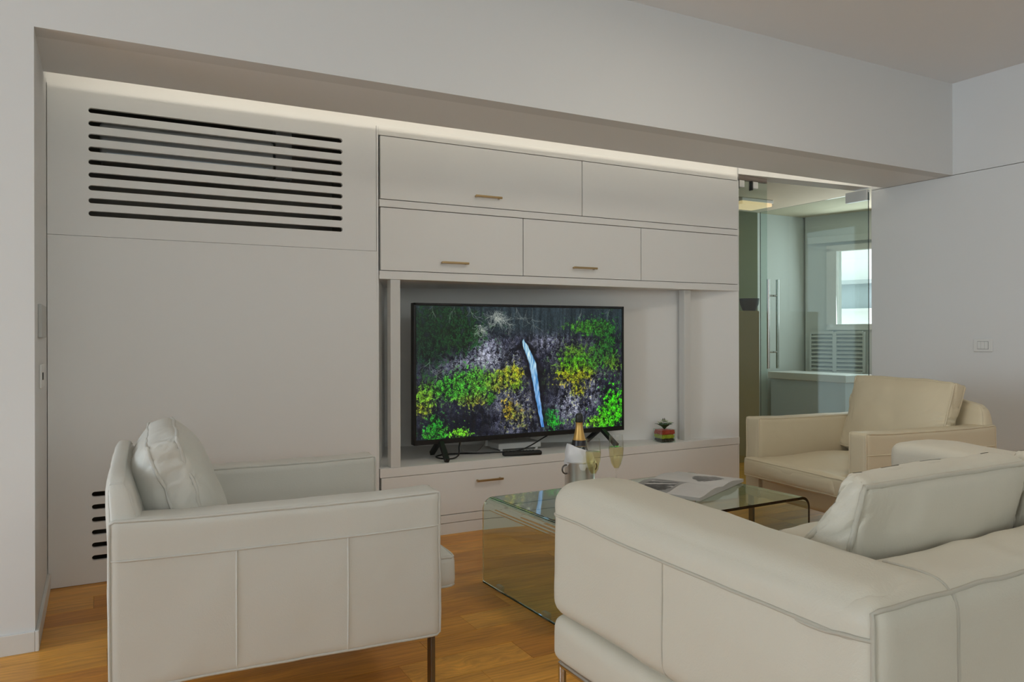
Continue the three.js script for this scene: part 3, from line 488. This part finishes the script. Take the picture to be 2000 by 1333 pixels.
function flute(x, z, label) {
  const t = thing('champagne_flute', label, 'glass', [x, YT, z], 0, 'champagne flutes on the glass table');
  mesh('bowl', lathe(wide([[0.004, 0.088], [0.010, 0.096], [0.019, 0.118], [0.0255, 0.15], [0.0275, 0.185], [0.0262, 0.22], [0.0235, 0.252], [0.0228, 0.252], [0.0254, 0.22], [0.0267, 0.185], [0.0247, 0.15], [0.0182, 0.119], [0.009, 0.099], [0, 0.095]])), M.fineGlass, t);
  mesh('wine', lathe(wide([[0, 0.097], [0.0088, 0.100], [0.0178, 0.1195], [0.0243, 0.15], [0.0263, 0.185], [0.0262, 0.194], [0, 0.194]])), std([0.96, 0.92, 0.70], 0.0, { transmission: 1, ior: 1.33 }), t);
  mesh('stem', lathe([[0.0, 0.09], [0.004, 0.09], [0.0035, 0.05], [0.004, 0.012], [0.008, 0.005], [0.034, 0.0018], [0.034, 0.0], [0, 0]]), M.fineGlass, t);
}
flute(2.213, 1.022, 'champagne flute closest to the bottle in the cooler');
flute(2.388, 0.957, 'champagne flute standing further from the bottle, towards the plant');
{ // open magazine
  const W2 = 0.27, Dm = 0.66, m = thing('magazine', 'open magazine with dark product photographs on the glass table', 'magazine', [2.72, YT, 1.07], R(25));
  const page = (sgn) => dataTex(256, 512, (u, v, c) => {
    let g = 205 + 8 * fbm(u * 4, v * 4, sgn + 3, 3);
    const e = (cx, cy, rx, ry, k) => Math.max(0, 1 - ((u - cx) / rx) ** 2 - ((v - cy) / ry) ** 2 + 0.5 * fbm(u * 9, v * 9, k, 3));
    if (sgn < 0) { if (v > 0.46) g = 128 + 20 * u; const q = e(0.5, 0.7, 0.4, 0.2, 2); if (q > 0) { g = 36 + 120 * Math.max(0, fbm(u * 14, v * 14, 7, 3) * 1.8); if (Math.abs(Math.sin(u * 15 + v * 9)) > 0.94 && u > 0.4) g = 225; } else if (v < 0.42 && v > 0.06 && u > 0.1 && u < 0.9) g -= 9 * Math.max(0, Math.sin(v * 320)); }
    else { const q = e(0.5, 0.36, 0.36, 0.2, 5); if (q > 0) g = 66 + 130 * Math.max(0, fbm(u * 13, v * 13, 1.4, 3) * 1.8); else if (v > 0.55 && v < 0.92 && u > 0.12 && u < 0.88) g -= 9 * Math.max(0, Math.sin(v * 320)); }
    c[0] = g; c[1] = g * 0.985; c[2] = g * 0.97;
  });
  for (const sgn of [-1, 1]) {
    const g = new THREE.BoxGeometry(W2, 0.018, Dm / 2 + 0.02, 28, 1, 1), P = g.attributes.position; g.translate(sgn * W2 / 2, 0.0095, 0);
    for (let i = 0; i < P.count; i++) { const q = Math.abs(P.getX(i)) / W2, top = P.getY(i) > 0.0095; const lift = top ? 0.012 * Math.sin(Math.min(1, q * 1.2) * Math.PI) * (1 - q * 0.4) + 0.002 - 0.006 * q : 0; P.setY(i, P.getY(i) + lift); }
    g.computeVertexNormals();
    const pm = std([0.9, 0.9, 0.9], 0.3, { map: page(sgn) }), em = std([0.55, 0.53, 0.5], 0.7);
    mesh('page_block', g, [em, em, pm, em, em, em], m);
  }
}
// ---------------------------------------------------------------- leather seats
function armchair(label, pos, turn, L, sink) {
  const W = 0.86, D = 0.896, t = thing('armchair', label, 'armchair', pos, turn, 'pair of leather armchairs');
  const aT = 0.11, y0 = 0.185, y1 = 0.622, ah = y1 - y0;
  for (const s of [1, -1]) {
    const sb = softBox(D, ah, aT, { r: 0.016, step: 0.014, puff: [0.004, 0.006, 0.004], wave: 0.006, freq: 5, shape: (p, u) => { p.y += u.y > 0 ? 0.008 * (u.x ** 2 - 0.4) * u.y : 0; } });
    const a = mesh('arm', sb.geo, L, t); a.position.set(0, y0 + ah / 2, s * (W / 2 - aT / 2));
    mesh('piping', join([pipe(sb, rectOn(sb, 'z', 1), 0.0045, true), pipe(sb, rectOn(sb, 'z', -1), 0.0045, true)]), L, a);
    const z = s * aT / 2, xs = D / 2, sy = 0.519 - y0 - ah / 2;
    mesh('seam', join([pipe(sb, [[-xs, sy, z], [xs, sy, z]], 0.0032), pipe(sb, [[-0.137, sy, z], [-0.137, -ah / 2, z]], 0.0028), pipe(sb, [[0.163, sy, z], [0.163, -ah / 2, z]], 0.0028)]), L, a);
  }
  const iw = W - 2 * aT - 0.006;
  const base = softBox(D - 0.1, 0.16, iw, { r: 0.012, step: 0.03 }); mesh('seat_base', base.geo.translate(0.04, 0.27, 0), L, t);
  const sc = softBox(0.80, 0.10, iw - 0.004, { r: 0.03, step: 0.014, puff: [0.008, 0.05, 0], wave: 0.014, freq: 4 }), nose = softBox(0.074, 0.10, 0.73, { r: 0.018, step: 0.012, puff: [0.006, 0.012, 0.004], wave: 0.01, freq: 5 });
  const place = (g) => g.translate(0.52 - 0.037 - (0.52 - 0.40), 0, 0);
  const scm = mesh('seat_cushion', join([sc.geo, place(nose.geo)]), L, t); scm.position.set(0.52 - 0.40, 0.355, 0);
  mesh('piping', join([1, -1].map((k) => place(pipe(nose, [[-0.02, 0.05 * k, -0.365], [0.037, 0.05 * k, -0.365], [0.037, 0.05 * k, 0.365], [-0.02, 0.05 * k, 0.365]], 0.005)))), L, scm);
  const bk = softBox(0.12, 0.53, W - 0.01, { r: 0.03, step: 0.016, puff: [0.006, 0.012, 0], wave: 0.008, freq: 5, shape: (p, u) => { p.z *= 1 - 0.10 * Math.max(0, u.y) ** 3; p.x -= 0.012 * u.y; p.x -= 0.065 * (u.x * 0.5 + 0.5) * Math.max(0, (u.y - 0.05) / 0.95); p.y += u.y > 0 ? 0.035 * (1 - u.z * u.z) * u.y : 0; } });
  const bm = mesh('backrest', bk.geo, L, t); bm.position.set(-D / 2 + 0.063, 0.19 + 0.265, 0); mesh('piping', join([pipe(bk, rectOn(bk, 'z', 1, 0), 0.0035, true), pipe(bk, rectOn(bk, 'z', -1, 0), 0.0035, true)]), L, bm);
  const cu = softBox(0.085, 0.43, 0.65, { r: 0.012, step: 0.009, puff: [0.06, 0.014, 0.008], full: 3, wave: 0.016, freq: 5.0, crease: 0.009, shape: (p, u) => { if (u.x < 0) p.x += 0.06 * u.x * (1 - Math.abs(u.y) ** 3) * (1 - u.z ** 4); } });
  const cm = mesh('back_cushion', cu.geo, L, t); cm.position.set(-0.252, 0.632 - sink, 0); cm.rotation.z = R(19);
  mesh('piping', join([pipe(cu, rectOn(cu, 'x', 1, 0), 0.006, true), pipe(cu, rectOn(cu, 'x', -1, 0), 0.006, true)]), L, cm);
  for (const x of [-D / 2 + 0.05, D / 2 - 0.022]) for (const z of [-1, 1]) mesh('leg', rbox(x - 0.007, x + 0.007, 0, y0 + 0.02, z * (W / 2 - 0.03) - 0.018, z * (W / 2 - 0.03) + 0.018, 0.002), M.darkChrome, t);
  return shade(t);
}
armchair('white leather armchair seen from its side, in front of the slotted wall panel', [0.755, 0, 1.26], R(-3.5), M.leather, 0.03);
armchair('leather armchair with warm light in its colour, facing left beside the glass door', [3.937, 0, 1.115], R(173.7), M.leatherWarmLit, 0);
{ // sofa, its back to the viewer
  const t = thing('sofa', 'white leather two-seat sofa in the foreground, its back to the viewer', 'sofa', [2.198, 0, 2.565]), L = M.leatherSofa;
  const hw = 0.848, z0 = -0.515, z1 = 0.495, aw = 0.235, d = z1 - z0;
  for (const s of [-1, 1]) {
    const sb = softBox(aw, 0.37, d, { r: s > 0 ? 0.035 : 0.06, step: 0.014, puff: [0.006, 0.012, 0.006], wave: 0.010, freq: 4, shape: (p, u) => { if (u.y > 0) p.y += -0.018 * (u.z * 0.5 + 0.5) * u.y + 0.012 * u.y * Math.exp(-(((u.z + 0.75) / 0.3) ** 2)); if (s * u.x > 0 && u.y < 0.4) p.x -= s * 0.010 * Math.exp(-(((u.y + 1) / 0.16) ** 2)); } });
    const a = mesh('arm', sb.geo, L, t); a.position.set(s * (hw - aw / 2), 0.503 + (s > 0 ? 0.006 : 0), (z0 + z1) / 2);
    const ox = s * aw / 2, sy = 0.605 - 0.503;
    mesh('piping', join([pipe(sb, [[ox * 0.6, sy * 0.75, -d / 2], [ox, sy, -d / 2 + 0.02], [ox, sy, d / 2]], 0.004), pipe(sb, [[ox, sy, -0.01], [ox, -0.18, -0.01]], 0.0022)]), L, a);
    const lo = softBox(aw - 0.012, 0.125, d - 0.012, { r: 0.03, step: 0.016, puff: [0.008, 0, 0.008], wave: 0.006, freq: 5 }); const b = mesh('arm_base', lo.geo, L, t); b.position.set(s * (hw - aw / 2), 0.268, (z0 + z1) / 2);
  }
  // back
  const bd = 0.19, bw = 2 * hw;
  const bk = softBox(bw, 0.45, bd, { r: 0.045, step: 0.016, puff: [0, 0.012, 0.01], wave: 0.012, freq: 4, shape: (p, u) => { p.y += u.y > 0 ? 0.008 * u.y * fbm(p.x * 9, 1, p.z * 3, 2) - 0.014 * u.y * THREE.MathUtils.smoothstep(Math.abs(u.x), 0.76, 0.86) * THREE.MathUtils.smoothstep(-u.z, -0.6, 0.2) : 0; } });
  const bm = mesh('backrest', bk.geo, L, t); bm.position.set(0, 0.215 + 0.225, z1 - bd / 2 + 0.004);
  { const y = 0.225, z = bd / 2, p = []; const e = hw;
    p.push(pipe(bk, [[-e, -y, z], [-e, y - 0.005, z], [e, y - 0.005, z], [e, -y, z]], 0.0045));
    for (const x of [-e + aw - 0.02, 0, e - aw + 0.02]) p.push(pipe(bk, [[x, y, -z + 0.05], [x, y, z], [x, -y, z]], 0.0035));
    for (const q of [-1, 1]) p.push(pipe(bk, [[q * e, 0.603 - 0.44, -z], [q * e, 0.600 - 0.44, z]], 0.004));
    mesh('piping', join(p), L, bm); }
  const sw = (2 * hw - 2 * aw) / 2;
  const sbse = softBox(2 * sw - 0.004, 0.16, d - bd - 0.02, { r: 0.02, step: 0.03 }); mesh('seat_base', sbse.geo.translate(0, 0.29, z0 + (d - bd) / 2), L, t);
  for (const s of [-1, 1]) {
    const sc = softBox(sw - 0.006, 0.14, d - bd - 0.03, { r: 0.035, step: 0.018, puff: [0, 0.03, 0.01], wave: 0.012, freq: 4 }); const m = mesh('seat_cushion', sc.geo, L, t); m.position.set(s * sw / 2, 0.395, z0 + (d - bd) / 2 - 0.005);
    mesh('piping', pipe(sc, rectOn(sc, 'y', 1), 0.0045, true), L, m);
    const cu = softBox(sw - 0.02, 0.33, 0.115, { r: 0.025, step: 0.010, puff: [0.012, 0.008, 0.04], wave: 0.018, freq: 5, crease: 0.008, sideAxis: 'x', shape: (p, u) => { if (u.z < 0) p.z -= 0.08 * u.z * u.y; } }); const c = mesh('back_cushion', cu.geo, L, t);
    c.position.set(s * sw / 2, 0.652, 0.205); c.rotation.x = R(14);
    mesh('piping', join([pipe(cu, rectOn(cu, 'z', 1), 0.0065, true), pipe(cu, rectOn(cu, 'z', -1), 0.0065, true)]), L, c);
  }
  // tubular chrome underframe
  mesh('frame', join([-1, 1].map((s) => tube([[s * (hw - 0.03), 0.195, z0 + 0.03], [s * (hw - 0.03), 0.195, z1 - 0.03]], 0.011, false, 8, 12)).concat([tube([[-hw + 0.03, 0.195, z0 + 0.03], [hw - 0.03, 0.195, z0 + 0.03]], 0.011, false, 8, 12), tube([[-hw + 0.03, 0.195, z1 - 0.03], [hw - 0.03, 0.195, z1 - 0.03]], 0.011, false, 8, 12)])), M.chrome, t);
  for (const x of [-hw + 0.03, hw - 0.03]) for (const z of [z0 + 0.03, z1 - 0.03]) mesh('leg', new THREE.CylinderGeometry(0.011, 0.011, 0.2, 16).translate(x, 0.1, z), M.chrome, t);
}
renderer.render(scene, camera);
